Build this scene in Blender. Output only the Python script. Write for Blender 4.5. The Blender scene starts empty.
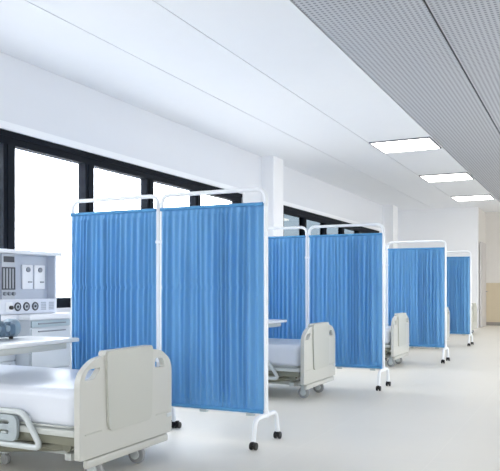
import bpy, bmesh, math, random
from mathutils import Vector, Matrix
random.seed(4)
PI = math.pi
S = bpy.context.scene
C = S.collection

# ------------------------------------------------------------------ materials
def mat(name, col, rough=0.5, metal=0.0, spec=0.5, noise=0.0, nscale=8, bump=0.0, bscale=200,
        emit=0.0, coat=0.0, sheen=0.0, ecol=None):
    m = bpy.data.materials.new(name); m.use_nodes = True
    nt = m.node_tree; b = nt.nodes['Principled BSDF']
    b.inputs['Base Color'].default_value = (*col, 1)
    b.inputs['Roughness'].default_value = rough
    b.inputs['Metallic'].default_value = metal
    b.inputs['Specular IOR Level'].default_value = spec
    b.inputs['Coat Weight'].default_value = coat
    b.inputs['Sheen Weight'].default_value = sheen
    if emit:
        b.inputs['Emission Color'].default_value = (*(ecol or col), 1)
        b.inputs['Emission Strength'].default_value = emit
    tc = nt.nodes.new('ShaderNodeTexCoord')
    if noise:
        n = nt.nodes.new('ShaderNodeTexNoise'); n.inputs['Scale'].default_value = nscale
        n.inputs['Detail'].default_value = 3
        nt.links.new(tc.outputs['Object'], n.inputs['Vector'])
        r = nt.nodes.new('ShaderNodeMapRange')
        r.inputs['To Min'].default_value = 1 - noise; r.inputs['To Max'].default_value = 1 + noise
        nt.links.new(n.outputs['Fac'], r.inputs['Value'])
        mx = nt.nodes.new('ShaderNodeVectorMath'); mx.operation = 'SCALE'
        mx.inputs[0].default_value = col
        nt.links.new(r.outputs['Result'], mx.inputs['Scale'])
        nt.links.new(mx.outputs['Vector'], b.inputs['Base Color'])
    if bump:
        n2 = nt.nodes.new('ShaderNodeTexNoise'); n2.inputs['Scale'].default_value = bscale
        nt.links.new(tc.outputs['Object'], n2.inputs['Vector'])
        bp = nt.nodes.new('ShaderNodeBump'); bp.inputs['Strength'].default_value = bump
        bp.inputs['Distance'].default_value = 0.003
        nt.links.new(n2.outputs['Fac'], bp.inputs['Height'])
        nt.links.new(bp.outputs['Normal'], b.inputs['Normal'])
    return m

M = {}
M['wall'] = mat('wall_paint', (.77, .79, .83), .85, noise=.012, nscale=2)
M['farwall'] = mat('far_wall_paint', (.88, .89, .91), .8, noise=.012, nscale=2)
M['trimw'] = mat('white_trim', (.9, .92, .95), .5)
M['recess'] = mat('corridor_paint', (.72, .70, .67), .8, noise=.02)
M['beige'] = mat('beige_wainscot', (.60, .52, .38), .6, noise=.03)
M['dkbase'] = mat('grey_skirting', (.28, .26, .24), .5)
M['door'] = mat('door_grey', (.55, .53, .52), .5)
M['black'] = mat('black_window_frame', (.005, .008, .014), .6, spec=.12)
M['tube'] = mat('white_powder_coat', (.86, .88, .90), .3)
M['blackp'] = mat('black_plastic', (.008, .008, .009), .4)
M['bed'] = mat('bed_plastic', (.52, .52, .475), .42, noise=.015, nscale=3)
M['bed2'] = mat('bed_plastic_panel', (.48, .485, .435), .45, noise=.015, nscale=3)
M['bedmetal'] = mat('bed_frame_paint', (.52, .54, .51), .4)
M['bedgreen'] = mat('bed_linkage', (.20, .20, .15), .5)
M['rail'] = mat('rail_plastic', (.56, .60, .60), .4)
M['railin'] = mat('rail_insert', (.38, .43, .45), .45)
M['sheet'] = mat('mattress_cover', (.68, .71, .77), .33, spec=.4, bump=.15, bscale=6)
M['wheel'] = mat('caster_tyre', (.30, .31, .31), .5)
M['console'] = mat('console_enamel', (.70, .74, .82), .4, noise=.02)
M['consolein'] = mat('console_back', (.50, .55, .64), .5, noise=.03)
M['panel'] = mat('panel_white', (.82, .85, .90), .4)
M['cab'] = mat('cabinet_front', (.62, .67, .73), .4, noise=.03)
M['cabgrey'] = mat('cabinet_blue_grey', (.42, .53, .60), .4)
M['dark'] = mat('dark_instrument', (.05, .06, .08), .4)
M['mid'] = mat('grey_instrument', (.24, .27, .31), .4)
M['grille'] = mat('pale_grille', (.50, .54, .60), .5)
M['tabletop'] = mat('table_laminate', (.80, .81, .80), .3)
M['pump'] = mat('pump_housing', (.12, .19, .26), .35, noise=.15, nscale=30)
M['pump2'] = mat('pump_detail', (.28, .37, .44), .35)
M['lamp'] = mat('light_diffuser', (.95, .96, 1), .5, emit=8.0, ecol=(1, .97, .92))
M['seam'] = mat('panel_gap', (.16, .17, .2), .7)

# floor: glossy vinyl, faint tile joints
m = mat('vinyl_floor', (.66, .665, .64), .22, spec=.22); M['floor'] = m
nt = m.node_tree; b = nt.nodes['Principled BSDF']
tc = nt.nodes.new('ShaderNodeTexCoord')
br = nt.nodes.new('ShaderNodeTexBrick'); br.offset = 0
br.inputs['Scale'].default_value = 1; br.inputs['Brick Width'].default_value = .9; br.inputs['Row Height'].default_value = .9
br.inputs['Mortar Size'].default_value = .006; br.inputs['Mortar Smooth'].default_value = .8
br.inputs['Color1'].default_value = (.80, .765, .69, 1); br.inputs['Color2'].default_value = (.79, .755, .68, 1)
br.inputs['Mortar'].default_value = (.82, .785, .71, 1)
nt.links.new(tc.outputs['Object'], br.inputs['Vector'])
nz = nt.nodes.new('ShaderNodeTexNoise'); nz.inputs['Scale'].default_value = .8; nz.inputs['Detail'].default_value = 4
nt.links.new(tc.outputs['Object'], nz.inputs['Vector'])
mr = nt.nodes.new('ShaderNodeMapRange'); mr.inputs['To Min'].default_value = .95; mr.inputs['To Max'].default_value = 1.05
nt.links.new(nz.outputs['Fac'], mr.inputs['Value'])
vm = nt.nodes.new('ShaderNodeVectorMath'); vm.operation = 'SCALE'
nt.links.new(br.outputs['Color'], vm.inputs[0]); nt.links.new(mr.outputs['Result'], vm.inputs['Scale'])
nt.links.new(vm.outputs['Vector'], b.inputs['Base Color'])
mr2 = nt.nodes.new('ShaderNodeMapRange'); mr2.inputs['To Min'].default_value = .36; mr2.inputs['To Max'].default_value = .46
nt.links.new(nz.outputs['Fac'], mr2.inputs['Value']); nt.links.new(mr2.outputs['Result'], b.inputs['Roughness'])

# perforated ceiling tiles
m = mat('perforated_ceiling', (.50, .51, .54), .8); M['perf'] = m
nt = m.node_tree; b = nt.nodes['Principled BSDF']
tc = nt.nodes.new('ShaderNodeTexCoord')
mp = nt.nodes.new('ShaderNodeVectorMath'); mp.operation = 'SCALE'; mp.inputs['Scale'].default_value = 22
nt.links.new(tc.outputs['Object'], mp.inputs[0])
fr = nt.nodes.new('ShaderNodeVectorMath'); fr.operation = 'FRACTION'; nt.links.new(mp.outputs[0], fr.inputs[0])
sb = nt.nodes.new('ShaderNodeVectorMath'); sb.operation = 'SUBTRACT'; sb.inputs[1].default_value = (.5, .5, 0)
nt.links.new(fr.outputs[0], sb.inputs[0])
ml = nt.nodes.new('ShaderNodeVectorMath'); ml.operation = 'MULTIPLY'; ml.inputs[1].default_value = (1, 1, 0)
nt.links.new(sb.outputs[0], ml.inputs[0])
ln = nt.nodes.new('ShaderNodeVectorMath'); ln.operation = 'LENGTH'; nt.links.new(ml.outputs[0], ln.inputs[0])
cr = nt.nodes.new('ShaderNodeValToRGB')
cr.color_ramp.elements[0].position = .24; cr.color_ramp.elements[0].color = (.24, .25, .28, 1)
cr.color_ramp.elements[1].position = .34; cr.color_ramp.elements[1].color = (.49, .505, .54, 1)
nt.links.new(ln.outputs['Value'], cr.inputs['Fac']); nt.links.new(cr.outputs['Color'], b.inputs['Base Color'])
M['ceil'] = mat('white_ceiling_panel', (.84, .86, .895), .7, noise=.01)

# curtain fabric: translucent woven polyester
def fabric():
    m = bpy.data.materials.new('blue_screen_fabric'); m.use_nodes = True
    nt = m.node_tree; b = nt.nodes['Principled BSDF']; out = nt.nodes['Material Output']
    b.inputs['Roughness'].default_value = .6; b.inputs['Sheen Weight'].default_value = .25
    tc = nt.nodes.new('ShaderNodeTexCoord')
    mp = nt.nodes.new('ShaderNodeMapping'); mp.inputs['Scale'].default_value = (25, 1, .8)
    nt.links.new(tc.outputs['Object'], mp.inputs['Vector'])
    n = nt.nodes.new('ShaderNodeTexNoise'); n.inputs['Scale'].default_value = 1; n.inputs['Detail'].default_value = 2
    nt.links.new(mp.outputs['Vector'], n.inputs['Vector'])
    cr = nt.nodes.new('ShaderNodeValToRGB')
    cr.color_ramp.elements[0].position = .3; cr.color_ramp.elements[0].color = (.155, .40, .66, 1)
    cr.color_ramp.elements[1].position = .7; cr.color_ramp.elements[1].color = (.19, .45, .72, 1)
    nt.links.new(n.outputs['Fac'], cr.inputs['Fac']); nt.links.new(cr.outputs['Color'], b.inputs['Base Color'])
    t = nt.nodes.new('ShaderNodeBsdfTranslucent'); t.inputs['Color'].default_value = (.25, .60, .92, 1)
    mx = nt.nodes.new('ShaderNodeMixShader'); mx.inputs['Fac'].default_value = .30
    nt.links.new(b.outputs[0], mx.inputs[1]); nt.links.new(t.outputs[0], mx.inputs[2])
    nt.links.new(mx.outputs[0], out.inputs['Surface'])
    return m
M['fabric'] = fabric()

def glass(name, tint, refl=.08):
    m = bpy.data.materials.new(name); m.use_nodes = True
    nt = m.node_tree; nt.nodes.remove(nt.nodes['Principled BSDF']); out = nt.nodes['Material Output']
    a = nt.nodes.new('ShaderNodeBsdfTransparent'); a.inputs['Color'].default_value = (*tint, 1)
    g = nt.nodes.new('ShaderNodeBsdfGlossy'); g.inputs['Roughness'].default_value = .02
    g.inputs['Color'].default_value = (.9, .95, 1, 1)
    mx = nt.nodes.new('ShaderNodeMixShader'); mx.inputs['Fac'].default_value = refl
    nt.links.new(a.outputs[0], mx.inputs[1]); nt.links.new(g.outputs[0], mx.inputs[2])
    nt.links.new(mx.outputs[0], out.inputs['Surface'])
    return m
M['glass'] = glass('clear_glass', (.95, .97, 1))
M['glass2'] = glass('tinted_glass', (.185, .215, .24), .06)

# ------------------------------------------------------------------ mesh builder
class MB:
    def __init__(s): s.bm = bmesh.new()
    def box(s, x0, x1, y0, y1, z0, z1, bev=0, seg=2):
        r = bmesh.ops.create_cube(s.bm, size=1)
        for v in r['verts']:
            v.co = Vector(((x0+x1)/2 + v.co.x*(x1-x0), (y0+y1)/2 + v.co.y*(y1-y0), (z0+z1)/2 + v.co.z*(z1-z0)))
        if bev:
            es = list({e for v in r['verts'] for e in v.link_edges})
            bmesh.ops.bevel(s.bm, geom=es, offset=bev, segments=seg, affect='EDGES', profile=.5)
        return s
    def cyl(s, c, axis, r, h, n=20, r2=None, bev=0):
        q = Vector((0, 0, 1)).rotation_difference(Vector(axis).normalized()).to_matrix().to_4x4()
        g = bmesh.ops.create_cone(s.bm, cap_ends=True, segments=n, radius1=r, radius2=r if r2 is None else r2,
                                  depth=h, matrix=Matrix.Translation(c) @ q)
        if bev:
            es = [e for e in {e for v in g['verts'] for e in v.link_edges} if any(len(f.verts) > 4 for f in e.link_faces)]
            bmesh.ops.bevel(s.bm, geom=es, offset=bev, segments=2, affect='EDGES', profile=.5)
        return s
    def tube(s, pts, r, n=10, closed=False):
        pts = [Vector(p) for p in pts]; N = len(pts); rings = []
        up = Vector((0, 0, 1))
        t0 = (pts[1]-pts[0]).normalized()
        if abs(t0.dot(up)) > .95: up = Vector((0, 1, 0)) if abs(t0.y) < .9 else Vector((1, 0, 0))
        nrm = (up - t0*up.dot(t0)).normalized(); pt = t0
        for i, p in enumerate(pts):
            if closed: t = (pts[(i+1) % N]-pts[i-1]).normalized()
            else:
                a = pts[max(i-1, 0)]; b = pts[min(i+1, N-1)]; t = (b-a).normalized()
            nrm = pt.rotation_difference(t) @ nrm; nrm = (nrm - t*nrm.dot(t)).normalized(); pt = t
            bn = t.cross(nrm)
            rings.append([s.bm.verts.new(p + nrm*math.cos(k*2*PI/n)*r + bn*math.sin(k*2*PI/n)*r) for k in range(n)])
        M_ = N if closed else N-1
        for i in range(M_):
            A, B = rings[i], rings[(i+1) % N]
            for k in range(n): s.bm.faces.new((A[k], A[(k+1) % n], B[(k+1) % n], B[k]))
        if not closed:
            s.bm.faces.new(rings[0][::-1]); s.bm.faces.new(rings[-1])
        return s
    def plate(s, outer, holes, x0, x1):
        """outline in the (y,z) plane, extruded from x0 to x1"""
        edges = []
        for loop in [outer]+list(holes):
            vs = [s.bm.verts.new((x0, y, z)) for y, z in loop]
            for i in range(len(vs)): edges.append(s.bm.edges.new((vs[i], vs[(i+1) % len(vs)])))
        r = bmesh.ops.triangle_fill(s.bm, use_beauty=True, edges=edges)
        fs = [f for f in r['geom'] if isinstance(f, bmesh.types.BMFace)]
        e = bmesh.ops.extrude_face_region(s.bm, geom=fs)
        for v in e['geom']:
            if isinstance(v, bmesh.types.BMVert): v.co.x = x1
        return s
    def build(s, name, m, parent=None, smooth=True, bevel=0, bseg=2, loc=None):
        bmesh.ops.recalc_face_normals(s.bm, faces=s.bm.faces)
        me = bpy.data.meshes.new(name); s.bm.to_mesh(me); s.bm.free()
        if smooth:
            me.shade_smooth(); me.set_sharp_from_angle(angle=math.radians(38))
        o = bpy.data.objects.new(name, me); C.objects.link(o)
        me.materials.append(m)
        if bevel:
            b = o.modifiers.new('bevel', 'BEVEL'); b.width = bevel; b.segments = bseg; b.limit_method = 'ANGLE'
            b.angle_limit = math.radians(40); b.harden_normals = True
        if parent: o.parent = parent
        if loc: o.location = loc
        return o

def tag(o, label, cat, group=None, kind=None):
    o['label'] = label; o['category'] = cat
    if group: o['group'] = group
    if kind: o['kind'] = kind
    return o
def thing(name, label, cat, loc=(0, 0, 0), rz=0, group=None):
    o = bpy.data.objects.new(name, None); C.objects.link(o); o.empty_display_size = .1
    o.location = loc; o.rotation_euler = (0, 0, rz)
    return tag(o, label, cat, group)
def struct(o): o['kind'] = 'structure'; return o
def copy_tree(o, parent=None):
    c = o.copy(); C.objects.link(c)
    if parent: c.parent = parent
    for ch in list(o.children): copy_tree(ch, c)
    return c
def rounded(pts, r, n=6):
    """round the inner corners of an open polyline"""
    pts = [Vector(p) for p in pts]; out = [pts[0]]
    for i in range(1, len(pts)-1):
        a = (pts[i-1]-pts[i]); b = (pts[i+1]-pts[i])
        rr = min(r, a.length*.49, b.length*.49)
        p0 = pts[i]+a.normalized()*rr; p1 = pts[i]+b.normalized()*rr
        for k in range(n+1):
            t = k/n; out.append(p0*(1-t)**2 + pts[i]*2*t*(1-t) + p1*t*t)
    out.append(pts[-1]); return out
def poly_round(pts, r, n=5):
    """closed 2D outline with rounded corners; r may be a list"""
    out = []; N = len(pts)
    for i in range(N):
        rr = r[i] if isinstance(r, (list, tuple)) else r
        p = Vector(pts[i]); a = Vector(pts[i-1])-p; b = Vector(pts[(i+1) % N])-p
        rr = min(rr, a.length*.49, b.length*.49)
        if rr <= 0: out.append(tuple(p)); continue
        p0 = p+a.normalized()*rr; p1 = p+b.normalized()*rr
        for k in range(n+1):
            t = k/n; q = p0*(1-t)**2+p*2*t*(1-t)+p1*t*t; out.append((q.x, q.y))
    return out

# ------------------------------------------------------------------ the room
W = 5.0; CZ = 3.33; XR = 3.4; YB = -4.0; YF = 20.0; YR = 21.7; XC = -2.73
WT = 2.61; WB = 0.89
struct(MB().box(-W, XR, YB, YR, -.1, 0).build('floor', M['floor'], smooth=False))
# ceiling: white solid panels left, perforated tiles right, with narrow joints
seams = [-W, -3.93, -3.04, -2.08]
cm = MB()
for a, b_ in zip(seams[:-1], seams[1:]): cm.box(a+.006, b_-.006, YB, YF, CZ, CZ+.02)
cm.box(XC, XR, YF, YR, CZ, CZ+.02)
ceiling = struct(cm.build('ceiling', M['ceil'], smooth=False))
pm = MB(); x = -2.08
while x < XR-.05:
    y = YB
    while y < YF-.01:
        y2 = min(y+1.8, YF)
        pm.box(x+.009, min(x+.93, XR)-.009, y+.002, y2-.002, CZ, CZ+.02); y = y2
    x += .93
o = pm.build('ceiling_tiles', M['perf'], smooth=False); o.parent = ceiling
o = MB().box(-W, XR, YB, YR, CZ+.05, CZ+.15).build('ceiling_slab', M['seam'], smooth=False); o.parent = ceiling

def window_wall(xa, xb, tag_side, bays):
    """solid wall along Y between xa and xb with openings for the bays"""
    w = MB()
    w.box(xa, xb, YB, YR, 0, WB); w.box(xa, xb, YB, YR, WT, CZ+.1)
    prev = YB
    for (y0, y1) in bays:
        w.box(xa, xb, prev, y0, WB, WT); prev = y1
    w.box(xa, xb, prev, YR, WB, WT)
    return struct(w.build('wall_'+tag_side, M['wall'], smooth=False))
bays = [(0.10, 10.08), (11.67, 18.25)]
window_wall(-W-.25, -W, 'left', bays)
def window(n, xo, y0, y1, mull, gl, sgn=1):
    f = MB(); d0, d1 = sorted((xo, xo-sgn*.10))
    f.box(d0, d1, y0, y1, WT-.13, WT); f.box(d0, d1, y0, y1, WB, WB+.105)
    f.box(d0, d1, y0, y0+.13, WB+.105, WT-.13); f.box(d0, d1, y1-.15, y1, WB+.105, WT-.13)
    g0, g1 = sorted((xo+sgn*.012, xo))
    # stepped outer lip of the rails and mullions
    f.box(g0, g1, y0, y1, WT-.055, WT); 
    for c in mull:
        f.box(d0, d1, c-.075, c+.075, WB+.105, WT-.13)
        f.box(g0, g1, c-.03, c+.03, WB+.105, WT-.13)
    o = struct(f.build('window_%d' % n, M['black'], smooth=False))
    xs = xo-sgn*.05
    edges = [y0+.13]+[q for c in mull for q in (c-.075, c+.075)]+[y1-.15]
    for i in range(0, len(edges), 2):
        p = MB().box(xs-.004, xs+.004, edges[i], edges[i+1], WB+.105, WT-.13).build('pane', gl, smooth=False)
        p.parent = o
    s0, s1 = sorted((xo-sgn*.20, xo-sgn*.10))
    return o
window(1, -W-.02, bays[0][0], bays[0][1], [8.68-1.206*k for k in range(10) if 8.68-1.206*k > .5], M['glass'])
window(2, -W-.02, bays[1][0], bays[1][1], [12.88+1.19*k for k in range(5) if 12.88+1.19*k < 18.0], M['glass2'])
# white head trims above the windows
for n, (y0, y1) in enumerate(bays, 1):
    struct(MB().box(-W, -W+.025, y0, y1+.02, WT, WT+.07).build('trim_%d' % n, M['trimw'], smooth=False))
# pillars on the left wall
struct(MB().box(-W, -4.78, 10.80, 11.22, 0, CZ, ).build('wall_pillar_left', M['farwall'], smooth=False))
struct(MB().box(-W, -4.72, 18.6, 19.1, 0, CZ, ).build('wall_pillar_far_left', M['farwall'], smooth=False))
# right wall with daylight windows, and the wall behind the camera
rb = [(3.4, 4.9), (5.9, 12.2), (13.0, 19.8)]
w = MB(); w.box(XR, XR+.25, YB, YR, 0, .75); w.box(XR, XR+.25, YB, YR, 2.75, CZ+.1)
prev = YB
for y0, y1 in rb: w.box(XR, XR+.25, prev, y0, .75, 2.75); prev = y1
w.box(XR, XR+.25, prev, YR, .75, 2.75)
struct(w.build('wall_right', M['wall'], smooth=False))
for n, (y0, y1) in enumerate(rb, 3):
    f = MB()
    for z0, z1 in ((.75, .85), (2.65, 2.75)): f.box(XR+.02, XR+.12, y0, y1, z0, z1)
    k = 0
    for j in range(6):
        c = y0+(y1-y0)*j/5; f.box(XR+.02, XR+.12, max(y0, c-.05), min(y1, c+.05), .85, 2.65)
    o = struct(f.build('window_%d' % n, M['black'], smooth=False))
    p = MB().box(XR+.06, XR+.068, y0, y1, .85, 2.65).build('pane', M['glass'], smooth=False); p.parent = o
bb = (-2.6, 2.6)
w = MB(); w.box(-W, XR, YB-.2, YB, 0, .75); w.box(-W, XR, YB-.2, YB, 2.75, CZ)
w.box(-W, bb[0], YB-.2, YB, .75, 2.75); w.box(bb[1], XR, YB-.2, YB, .75, 2.75)
struct(w.build('wall_back', M['wall'], smooth=False))
f = MB()
for z0, z1 in ((.75, .85), (2.65, 2.75)): f.box(bb[0], bb[1], YB-.14, YB-.04, z0, z1)
for j in range(5):
    c = bb[0]+(bb[1]-bb[0])*j/4; f.box(max(bb[0], c-.05), min(bb[1], c+.05), YB-.14, YB-.04, .85, 2.65)
o = struct(f.build('window_6', M['black'], smooth=False))  # unseen window added in the back wall to light curtains from the front
p = MB().box(bb[0], bb[1], YB-.1, YB-.092, .85, 2.65).build('pane', M['glass'], smooth=False); p.parent = o
# far wall and the corridor opening to its right
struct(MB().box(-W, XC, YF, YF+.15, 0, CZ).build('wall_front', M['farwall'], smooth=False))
struct(MB().box(XC-.12, XC, YF+.15, YR, 0, CZ).build('wall_corridor_side', M['recess'], smooth=False))
struct(MB().box(XC, XR, YR-.1, YR, 1.25, CZ).build('wall_corridor_end', M['recess'], smooth=False))
struct(MB().box(XC, XR, YR-.115, YR, .10, 1.25).build('wall_corridor_wainscot', M['beige'], smooth=False))
struct(MB().box(XC, XR, YR-.13, YR, 0, .10).build('baseboard_corridor', M['dkbase'], smooth=False))
# open corridor door leaf with casing head and handle
d = struct(MB().box(XC+.02, XC+.065, YF+.18, YF+1.24, .01, 2.38).build('door_1', M['door'], bevel=.004))
MB().box(XC+.065, XC+.075, YF+.30, YF+1.04, .25, 2.05).build('door_panel', M['door'], d, bevel=.003)
MB().tube(rounded([(XC+.065, YF+1.08, 1.0), (XC+.12, YF+1.08, 1.0), (XC+.12, YF+.95, 1.0)], .02), .01).build('door_handle', M['mid'], d)
# low skirting
struct(MB().box(-W, -W+.015, YB, YF, 0, .10).build('baseboard_left', M['trimw'], smooth=False))
struct(MB().box(-W+.015, XC, YF-.015, YF, 0, .10).build('baseboard_front', M['trimw'], smooth=False))

# ------------------------------------------------------------------ ceiling luminaires
LG = 'flush light panels in the ceiling'
def luminaire(x0, x1, y0, y1, label):
    t = thing('ceiling_light', label, 'ceiling light', ((x0+x1)/2, (y0+y1)/2, CZ), group=LG)
    hx, hy = (x1-x0)/2, (y1-y0)/2
    f = MB()
    f.box(-hx, hx, -hy-.02, -hy, -.02, 0); f.box(-hx, hx, hy, hy+.02, -.02, 0)
    f.box(-hx-.02, -hx, -hy-.02, hy+.02, -.02, 0); f.box(hx, hx+.02, -hy-.02, hy+.02, -.02, 0)
    f.build('frame', M['seam'], t, smooth=False)
    MB().box(-hx+.001, hx-.001, -hy+.001, hy-.001, -.018, -.001).build('diffuser', M['lamp'], t, smooth=False)
    return t
LX = [(-3.0, -2.12)]
ys = [(7.05, 7.9), (10.45, 11.3), (13.95, 14.8), (17.5, 18.35)]
labs = [None,
        'largest of the three flush ceiling light panels, nearest, with a dark edge',
        'middle one of the three flush ceiling light panels',
        'smallest and farthest flush ceiling light panel, closest to the corridor opening']
for (y0, y1), lb in zip(ys[1:], labs[1:]): luminaire(-3.0, -2.12, y0, y1, lb)

# ------------------------------------------------------------------ blue folding screens
Z0, Z1 = .225, 1.695
def curtain_mesh(x0, x1, seed, y=-.012):
    rnd = random.Random(seed)
    n, k = 200, 72
    bm = bmesh.new(); grid = []
    # random gather positions
    pos = [0]; 
    while pos[-1] < 1: pos.append(pos[-1]+rnd.uniform(.030, .078))
    pos = [p/pos[-1] for p in pos]
    amp = [rnd.uniform(.35, 1) for _ in pos]
    ph = [rnd.uniform(0, 6.28) for _ in range(6)]
    def fold(u, off):
        for i in range(len(pos)-1):
            if pos[i] <= u <= pos[i+1]:
                t = (u-pos[i])/(pos[i+1]-pos[i]); return amp[i]*(.5-.5*math.cos(2*PI*t))
        return 0
    for j in range(k+1):
        v = j/k; z = Z0+(Z1-Z0)*v; row = []
        for i in range(n+1):
            u = i/n
            uu = min(1, max(0, u + .005*math.sin(2.2*v+ph[0]+9*u) + .002*math.sin(5*v+ph[1]+25*u)))
            a = .024 + .026*min(1, (1-v)*2.0+.25)*min(1, v*5+.35)
            d = fold(uu, 0)*a + .004*math.sin(31*u+4*v+ph[2]) + .003*math.sin(77*u+ph[3]-5*v)
            # sewn rod pockets top and bottom and the faint fold crease half way up
            if v > .965 or v < .03: d *= .45
            d -= .010*math.exp(-((z-1.105)/.016)**2)
            edge = min(1, u*25, (1-u)*25)
            d = d*(.3+.7*edge)
            row.append(bm.verts.new((x0+(x1-x0)*u, y-d, z)))
        grid.append(row)
    for j in range(k):
        for i in range(n): bm.faces.new((grid[j][i], grid[j][i+1], grid[j+1][i+1], grid[j+1][i]))
    me = bpy.data.meshes.new('curtain'); bm.to_mesh(me); bm.free(); me.shade_smooth(); me.materials.append(M['fabric'])
    return me
def hem_mesh(x0, x1, z, y=-.02):
    mb = MB(); pts = [(x0+(x1-x0)*i/40, y-.008+.003*math.sin(i*1.7), z) for i in range(41)]
    return mb.tube(pts, .013, 8)
M['hem'] = mat('blue_hem', (.08, .29, .55), .7, noise=.08, nscale=60)
def make_foot(parent, x, double=False):
    f = MB()
    f.tube(rounded([(x, -.203, .055), (x, -.180, .205), (x, .180, .205), (x, .203, .055)], .07, 8), .0165, 12)
    f.cyl((x, 0, .215), (0, 0, 1), .021, .05, 14)
    foot = f.build('foot', M['tube'], parent)
    for s in (-1, 1):
        for xx in ((x-.029, x+.029) if double else (x,)):
            c = MB()
            for q in (-1, 1):
                c.cyl((xx+q*.016, s*.204, .026), (1, 0, 0), .026, .018, 20, bev=.004)
            c.cyl((xx, s*.204, .026), (1, 0, 0), .010, .05, 10)
            c.box(xx-.010, xx+.010, s*.204-.016, s*.204+.016, .03, .060, .004)
            c.build('caster', M['blackp'], foot)
    return foot
def make_screen(name):
    t = thing(name, '', 'privacy screen', group='blue folding privacy screens on wheels')
    H = 1.80
    for side, (xa, xb) in enumerate(((-.868, 0), (-1.725, -.902))):
        fr = MB()
        fr.tube(rounded([(xa, 0, .2), (xa, 0, H), (xb, 0, H), (xb, 0, .2)], .075, 8), .0155, 12)
        fo = fr.build('panel_frame', M['tube'], t)
        for z in (Z0-.012, Z1-.006):
            MB().tube([(xa, 0, z), (xb, 0, z)], .009, 10).build('curtain_rod', M['tube'], fo)
        for u in (.42, .86):
            xx = xa+(xb-xa)*u; MB().box(xx-.03, xx+.03, -.014, .014, Z0-.035, Z0-.012, .004).build('rod_clip', M['rail'], fo)
        # connecting hinge collars between the two panels
        xe = .035 if side == 0 else .0
        ca, cb = xa+.006, xb-.012 if side == 0 else xb-.004
        me = curtain_mesh(ca, cb, 11+side*7)
        c = bpy.data.objects.new('curtain', me); C.objects.link(c); c.parent = t
        sm = c.modifiers.new('solid', 'SOLIDIFY'); sm.thickness = .0015
        for z in (Z0+.004, Z1-.004): hem_mesh(ca, cb, z).build('hem', M['hem'], c)
    make_foot(t, 0); make_foot(t, -.885, True); make_foot(t, -1.725)
    for z in (.55, 1.45):
        MB().box(-.918, -.852, -.0185, .0185, z-.012, z+.012, .005).build('hinge', M['tube'], t)
    return t
scr = [(-2.045, 4.49, 'tall two-panel blue curtain screen on white wheeled frame, nearest and largest, behind the front bed'),
       (-2.02, 7.54, 'blue two-panel curtain screen standing behind the second bed, below the tinted windows'),
       (-1.91, 10.62, 'blue curtain screen just behind the third bed, third along the row'),
       (-2.03, 13.9, 'smallest and farthest blue curtain screen, nearest the far white wall')]
proto = make_screen('privacy_screen')
for i, (x, y, lb) in enumerate(scr):
    o = proto if i == 0 else copy_tree(proto)
    o.location = (x, y, 0); o['label'] = lb

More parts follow.
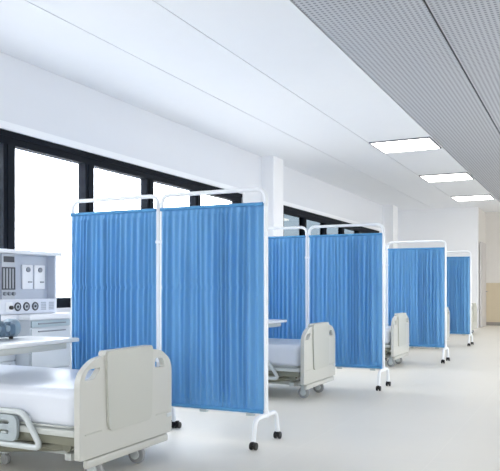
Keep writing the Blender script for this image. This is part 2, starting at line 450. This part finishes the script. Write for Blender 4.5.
# ------------------------------------------------------------------ hospital beds
def make_bed():
    t = thing('hospital_bed', '', 'bed', group='hospital beds along the window wall')
    # footboard with rounded shoulders and a grip hole each side
    def board(name, x0, x1, zt, side):
        hw = .460
        outl = poly_round([(-hw, .165), (hw, .165), (hw, zt-.075), (hw-.12, zt+.0), (.25, zt+.012), (-.25, zt+.012),
                           (-hw+.12, zt), (-hw, zt-.075)], [.02, .02, .10, .10, .02, .02, .10, .10], 6)
        holes = []
        for s in (-1, 1):
            q = [(-.425, zt-.112), (-.385, zt-.052), (-.275, zt-.047), (-.335, zt-.108)] if s < 0 else \
                [(.262, zt-.105), (.272, zt-.045), (.355, zt-.050), (.385, zt-.112)]
            h = poly_round(q, .022, 4)
            holes.append(h)
        b = MB().plate(outl, holes, x0, x1).build(name, M['bed'], t, bevel=.012, bseg=3)
        # raised centre panel
        xa, xb = (x1-.004, x1+.014) if side > 0 else (x0-.014, x0+.004)
        cp = poly_round([(-.218, .285), (.212, .285), (.226, zt+.035), (-.240, zt+.035)], [.05, .05, .03, .03], 5)
        MB().plate(cp, [], xa, xb).build('centre_panel', M['bed2'], b, bevel=.006)
        cap = poly_round([(-.246, zt-.02), (.230, zt-.02), (.230, zt+.04), (-.246, zt+.04)], .02, 4)
        MB().plate(cap, [], x0-.006, x1+.008).build('top_cap', M['bed'], b, bevel=.008)
        # grooves and lower bumper
        for s in (-1, 1):
            MB().box(x1-.002, x1+.004, s*.345-.07, s*.345+.07, .296, .303).build('moulded_groove', M['bed2'], b, smooth=False)
        MB().box(x0+.006, x1+.004, -.40, .415, .112, .160, .012, 3).build('bumper', M['bed'], b)
        return b
    board('footboard', -.042, -.005, .705, 1)
    board('headboard', -2.09, -2.04, .86, -1)
    # mattress
    mt = MB().box(-2.02, -.070, -.425, .425, .325, .542, .055, 5).build('mattress', M['sheet'], t)
    # piping round the mattress
    P = MB()
    P.tube(rounded([(-1.9, -.42, .335), (-.09, -.42, .335), (-.09, .42, .335), (-1.9, .42, .335)], .05), .006, 8)
    P.build('piping', M['bedmetal'], mt)
    # deck frame
    d = MB(); d.box(-2.03, -.06, -.44, .44, .285, .322, .008)
    d.build('deck', M['bedmetal'], t)
    f = MB()
    for s in (-1, 1): f.box(-2.02, -.07, s*.40-.02, s*.40+.02, .235, .284, .004)
    for x in (-.16, -.75, -1.35, -1.92): f.box(x-.02, x+.02, -.38, .38, .240, .284, .004)
    f.build('deck_frame', M['bedgreen'], t)
    # scissor linkage between base and deck
    for s in (-1, 1):
        for xa, xb in ((-.16, -.85), (-1.92, -1.25)):
            l = MB(); l.tube([(xa, s*.355, .215), (xb, s*.355, .135)], .024, 8)
            l.cyl((xa, s*.355, .22), (0, 1, 0), .032, .05, 14)
            l.build('lift_link', M['bedgreen'], t)
    bs = MB()
    for s in (-1, 1): bs.box(-1.95, -.13, s*.21-.025, s*.21+.025, .128, .175, .006)
    for x in (-.18, -1.0, -1.88): bs.box(x-.025, x+.025, -.35, .35, .130, .172, .006)
    for x in (-.6, -1.45): bs.box(x-.05, x+.05, -.06, .06, .15, .29, .01)
    bs.build('base_frame', M['bedmetal'], t)
    for x in (-.10, -1.93):
        for s in (-1, 1):
            y = s*.21
            fk = MB()
            fk.cyl((x, y, .145), (0, 0, 1), .03, .04, 14)
            fk.box(x-.03, x+.02, y-.026, y-.019, .045, .135, .003); fk.box(x-.03, x+.02, y+.019, y+.026, .045, .135, .003)
            c = fk.build('caster', M['rail'], t)
            MB().cyl((x-.005, y, .058), (0, 1, 0), .058, .032, 26, bev=.008).build('wheel', M['wheel'], c)
            MB().cyl((x-.005, y, .058), (0, 1, 0), .030, .060, 20, bev=.004).build('hub', M['rail'], c)
    # side rails (lowered), each an outline tube band with inset panel
    for s in (-1, 1):
        y = s*.462
        def rot(loop): return loop
        outer = [(-.25, .415), (-1.02, .415), (-1.13, .205), (-.14, .205)]
        rr = MB()
        pts = rounded([((-.63), y, .405)]+[(px, y, pz) for px, pz in ((-1.02, .405), (-1.13, .215), (-.27, .215), (-.40, .405))]+[(-.64, y, .405)], .05, 6)
        rr.tube(pts, .017, 10)
        for px in (-.55, -.85): rr.box(px-.02, px+.02, min(y, s*.42), max(y, s*.42), .255, .285, .003)
        r = rr.build('side_rail', M['rail'], t)
        ins = MB()
        pl = poly_round([(-.44, .235), (-.95, .235), (-.95, .385), (-.44, .385)], .05, 6)
        sl = [poly_round([(-.50, z), (-.87, z), (-.87, z+.022), (-.50, z+.022)], .01, 3) for z in (.275, .33)]
        ins.plate(pl, sl, -.012, .012)
        for v in ins.bm.verts: v.co = Vector((v.co.y, y+v.co.x, v.co.z))
        ins.build('rail_insert', M['railin'], r, bevel=.004)
    # control pod / sockets at the foot end
    q = MB(); q.box(-.03, .0, .40, .455, .265, .29, .004)
    q.build('cord_hook', M['rail'], t)
    return t
bed0 = make_bed()
beds = [(-2.45, 3.44, 'cream hospital bed in the foreground with the footboard, mattress and lowered side rail close up'),
        (-2.45, 6.73, 'cream hospital bed between the first and second blue screens, one grey caster showing'),
        (-2.375, 9.86, 'hospital bed in front of the third blue screen, footboard rising behind the second screen post'),
        (-2.37, 13.2, 'hospital bed almost hidden between the third and fourth blue screens'),
        (-2.45, 17.40, 'hospital bed beyond the last screen, beside the corridor opening')]
for i, (x, y, lb) in enumerate(beds):
    o = bed0 if i == 0 else copy_tree(bed0)
    o.location = (x, y, 0); o['label'] = lb

# ------------------------------------------------------------------ overbed tables
def make_table():
    t = thing('overbed_table', '', 'table', group='white overbed tables')
    # top: origin at far end of the long side on the aisle side
    top = MB().box(-.47, 0, -1.16, 0, .715, .742, .010, 3).build('table_top', M['tabletop'], t)
    MB().box(-.38, -.03, -1.10, -.10, .672, .713, .006).build('apron', M['bedmetal'], t)
    MB().box(-.25, -.17, -1.10, -1.04, .09, .671, .006).build('column', M['tube'], t)
    b = MB()
    b.box(-.24, -.18, -1.15, -.62, .078, .10, .006)
    for yy in (-1.13, -.64): b.box(-.40, -.02, yy-.02, yy+.02, .07, .098, .008)
    b.build('base', M['rail'], t)
    for xx in (-.37, -.05):
        for yy in (-1.13, -.64):
            c = MB(); c.cyl((xx, yy, .032), (0, 1, 0), .032, .03, 18, bev=.005); c.box(xx-.014, xx+.014, yy-.018, yy+.018, .03, .07, .003)
            c.build('caster', M['wheel'], t)
    return t
tb = make_table()
tb.location = (-3.19, 3.875, 0.012); tb['label'] = 'white overbed table at the left edge reaching across the foreground bed, grey-blue pump on it'
t2 = copy_tree(tb); t2.location = (-2.97, 7.08, 0.012); t2['label'] = 'white overbed table over the second bed, its end showing beside the first screen post'

# ------------------------------------------------------------------ grey-blue pump on the table
pu = thing('suction_pump', 'grey-blue ribbed pump unit lying on the overbed table at the left edge', 'pump', (-3.58, 3.48, .755))
b_ = MB(); b_.box(-.07, .07, -.19, .10, .012, .082, .022, 4)
for i in range(7): b_.box(-.074, .074, -.17+i*.034, -.160+i*.034, .02, .088, .003)
b_.build('housing', M['pump'], pu)
e = MB(); e.cyl((0, .125, .052), (0, 1, 0), .048, .07, 24, bev=.012); e.cyl((0, .165, .052), (0, 1, 0), .026, .02, 18, bev=.004)
e.build('motor_end', M['pump2'], pu)
h = MB(); h.tube(rounded([(0, -.10, .085), (0, -.10, .128), (0, .03, .128), (0, .03, .085)], .025), .010, 10); h.build('carry_handle', M['pump'], pu)
k = MB()
for yy in (-.12, -.05, .02): k.cyl((.072, yy, .055), (1, 0, 0), .016, .016, 16, bev=.003)
k.build('dial', M['pump2'], pu)
for xx in (-.05, .05):
    for yy in (-.15, .07): MB().cyl((xx, yy, .007), (0, 0, 1), .012, .014, 12).build('rubber_foot', M['blackp'], pu)
pu.scale = (1.25, 1.15, 1.35)

# ------------------------------------------------------------------ equipment console against the window wall
XF = -4.60
# base cabinets
def cabinet(label, x1, y0, y1, fr, drawers, mt):
    t = thing('drawer_cabinet', label, 'cabinet', (0, 0, 0), group='cabinets under the equipment console')
    MB().box(-4.98, x1-.02, y0, y1, .08, .815, .003).build('carcass', M['cab'], t)
    MB().box(-4.98, x1-.06, y0+.01, y1-.01, 0, .08).build('plinth', M['mid'], t)
    n = len(drawers)-1
    for i in range(n):
        z0, z1 = drawers[i]+.006, drawers[i+1]-.006
        dr = MB().box(x1-.019, x1, y0+.006, y1-.006, z0, z1, .004).build('drawer', mt if i < n-1 else fr, t)
        MB().box(x1, x1+.014, y0+.08, y1-.08, z1-.032, z1-.020, .003).build('handle', M['mid'], dr)
    return t
cabinet('pale blue-grey drawer cabinet under the right end of the console worktop, beside the screen', -4.45, 4.75, 5.27, M['cabgrey'], [.09, .36, .58, .74, .81], M['cab'])
cabinet('set-back pale cabinet under the left part of the console worktop, behind the overbed table', -4.62, 3.95, 4.74, M['cab'], [.09, .45, .63, .81], M['cab'])
wt = MB().box(-4.98, -4.42, 4.70, 5.30, .832, .880, .008, 3)
wt.box(-4.98, -4.56, 3.93, 4.70, .832, .880, .006, 2)
wo = wt.build('worktop', M['panel']); tag(wo, 'white worktop running under the instrument hutch', 'worktop')
for v in wo.data.vertices: v.co.z -= .0165
# instrument hutch: open-fronted box with cornice
H0, H1 = .8645, 1.44
hu = thing('instrument_hutch', 'white instrument hutch with round gauges, bar grille and wall outlets on the worktop', 'console', (XF, 4.60, H0))
yl, yr = -.62, .645        # local y range
sh = MB()
hh = H1-H0
sh.box(-.32, -.10, yl, yr, 0, hh-.04, .003)                 # body behind the recess
sh.box(-.10, 0, yl, -.0, 0, .001)
sh.bm.free(); sh = MB()
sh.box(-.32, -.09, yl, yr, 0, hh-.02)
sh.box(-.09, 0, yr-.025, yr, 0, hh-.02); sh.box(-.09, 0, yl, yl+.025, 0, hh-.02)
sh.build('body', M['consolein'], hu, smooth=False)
MB().box(-.34, .045, yl-.02, yr+.03, hh-.035, hh, .008, 3).build('cornice', M['panel'], hu)
MB().box(-.089, .004, yl+.026, yr-.026, .002, .135, .004).build('gauge_panel', M['console'], hu)
MB().box(-.02, .003, yr-.024, yr-.001, .0, hh-.036, .002).build('side_post', M['panel'], hu)
MB().box(-.089, .0, yl+.026, -.11, .136, hh-.036, .002).build('left_panel', M['console'], hu)
# map a target column (px) on the plane x=XF to local y
def ly(px, X=XF):
    u = (px-250)/700; return (.9+.435*u)/(.435-.9*u)*(-X)-4.60
# bar grille, display and knobs on the left
g = MB(); a0, a1 = ly(3.5), ly(16.5)
zz0, zz1 = .22, .42
rx = -.02
g.box(rx-.069, rx, a0, a1, zz0-.09, hh-.037)
gp = g.build('module_column', M['grille'], hu, smooth=False)
MB().box(rx, rx+.006, a0+.02, a1-.01, zz1+.045, zz1+.095, .002).build('display', M['dark'], hu)
g = MB()
g.box(rx, rx+.006, a0, a1, zz0, zz0+.012); g.box(rx, rx+.006, a0, a1, zz1-.012, zz1)
n = 5
for i in range(n):
    yy = a0+(a1-a0-.012)*i/(n-1); g.box(rx, rx+.006, yy, yy+.012, zz0+.012, zz1-.012)
g.build('bar_grille', M['dark'], hu, smooth=False)
for i in range(3):
    yy = a0+(a1-a0)*(i+.5)/3
    MB().cyl((rx+.012, yy, zz0-.035), (1, 0, 0), .017, .024, 18, bev=.003).build('knob', M['mid'], hu)
# two white outlet plates
for pa, pb in ((21, 31.5), (33, 43.5)):
    y0, y1 = ly(pa, 4.69 and -4.69), ly(pb, -4.69)
    pl = MB().box(-.089, -.072, y0, y1, .225, .450, .004).build('outlet_plate', M['panel'], hu)
    MB().cyl((-.066, (y0+y1)/2, 0.405), (1, 0, 0), .024, .014, 20, bev=.003).build('socket', M['mid'], pl)
    MB().box(-.072, -.064, (y0+y1)/2+.0, (y0+y1)/2+.05, .285, .297, .002).build('switch', M['mid'], pl)
# gauges along the lower strip
def ring(y, z, r, w):
    mb = MB(); pts = [(.008, y+math.cos(a)*r, z+math.sin(a)*r) for a in [i*2*PI/28 for i in range(28)]]
    return mb.tube(pts, w, 8, closed=True)
zc = .068
y = ly(8.5)
pl = MB().box(.004, .010, y-.040, y+.040, zc-.042, zc+.042, .004).build('knob_plate', M['panel'], hu)
MB().cyl((.022, y+.012, zc-.006), (1, 0, 0), .018, .026, 18, bev=.004).build('knob', M['blackp'], pl)
for px in (17, 25.8, 34.5):
    y = ly(px)
    ga = ring(y, zc, .033, .0075).build('gauge', M['dark'], hu)
    MB().cyl((.006, y, zc), (1, 0, 0), .028, .008, 24).build('gauge_face', M['grille'], ga)
    MB().cyl((.012, y, zc), (1, 0, 0), .012, .010, 16, bev=.002).build('gauge_hub', M['dark'], ga)
for px in (43, 51):
    y = ly(px); v = MB(); 
    for i in range(5):
        for j in range(5): v.box(.004, .008, y-.034+i*.0145, y-.024+i*.0145, zc-.036+j*.0155, zc-.025+j*.0155)
    v.build('vent_grille', M['grille'], hu, smooth=False)

# ------------------------------------------------------------------ light
wd = bpy.data.worlds.new('sky'); S.world = wd; wd.use_nodes = True
nt = wd.node_tree; bg = nt.nodes['Background']
bg.inputs['Strength'].default_value = 10.0
wt_ = nt.nodes.new('ShaderNodeTexCoord'); wx = nt.nodes.new('ShaderNodeSeparateXYZ'); wr = nt.nodes.new('ShaderNodeMapRange')
wr.inputs['From Min'].default_value = -.03; wr.inputs['From Max'].default_value = .04
nt.links.new(wt_.outputs['Generated'], wx.inputs[0]); nt.links.new(wx.outputs['Z'], wr.inputs['Value'])
wm = nt.nodes.new('ShaderNodeMix'); wm.data_type = 'RGBA'
wm.inputs[6].default_value = (.46, .45, .43, 1); wm.inputs[7].default_value = (1, .98, .945, 1)   # pale ground / bright overcast sky
nt.links.new(wr.outputs['Result'], wm.inputs[0]); nt.links.new(wm.outputs[2], bg.inputs['Color'])
def portal(x, y0, y1, z0, z1, rz):
    l = bpy.data.lights.new('window_portal', 'AREA'); l.shape = 'RECTANGLE'; l.size = y1-y0; l.size_y = z1-z0
    l.cycles.is_portal = True
    o = bpy.data.objects.new('window_portal', l); C.objects.link(o)
    o.location = (x, (y0+y1)/2, (z0+z1)/2); o.rotation_euler = (PI/2, 0, rz)
    return o
for y0, y1 in bays: portal(-W-.2, y0, y1, WB, WT, -PI/2)
for y0, y1 in rb: portal(XR+.2, y0, y1, .75, 2.75, PI/2)
o = portal(0, -2.6, 2.6, .75, 2.75, 0); o.location = (0, YB-.18, 1.75); o.rotation_euler = (PI/2, 0, 0)
# warm corridor lamp
cl = thing('ceiling_light', 'warm round ceiling lamp in the corridor beyond the far wall', 'ceiling light', (-1.2, 20.9, CZ))
MB().cyl((0, 0, -.02), (0, 0, 1), .2, .04, 32, bev=.008).build('diffuser', mat('warm_diffuser', (1, .9, .75), .5, emit=7, ecol=(1, .88, .68)), cl)
# ------------------------------------------------------------------ camera
cam = bpy.data.cameras.new('camera'); co = bpy.data.objects.new('camera', cam); C.objects.link(co)
cam.sensor_width = 36; cam.sensor_fit = 'HORIZONTAL'; cam.lens = 700/500*36
cam.shift_y = (288-235.5)/500
cam.clip_start = .05
co.location = (0, 0, 1.1); co.rotation_euler = (PI/2, 0, math.radians(25.8))
S.camera = co
S.view_settings.view_transform = 'Standard'; S.view_settings.look = 'None'
S.view_settings.gamma = 1; S.view_settings.use_curve_mapping = False
S.view_settings.exposure = 0.12
S.cycles.max_bounces = 14; S.cycles.diffuse_bounces = 8; S.cycles.transparent_max_bounces = 12
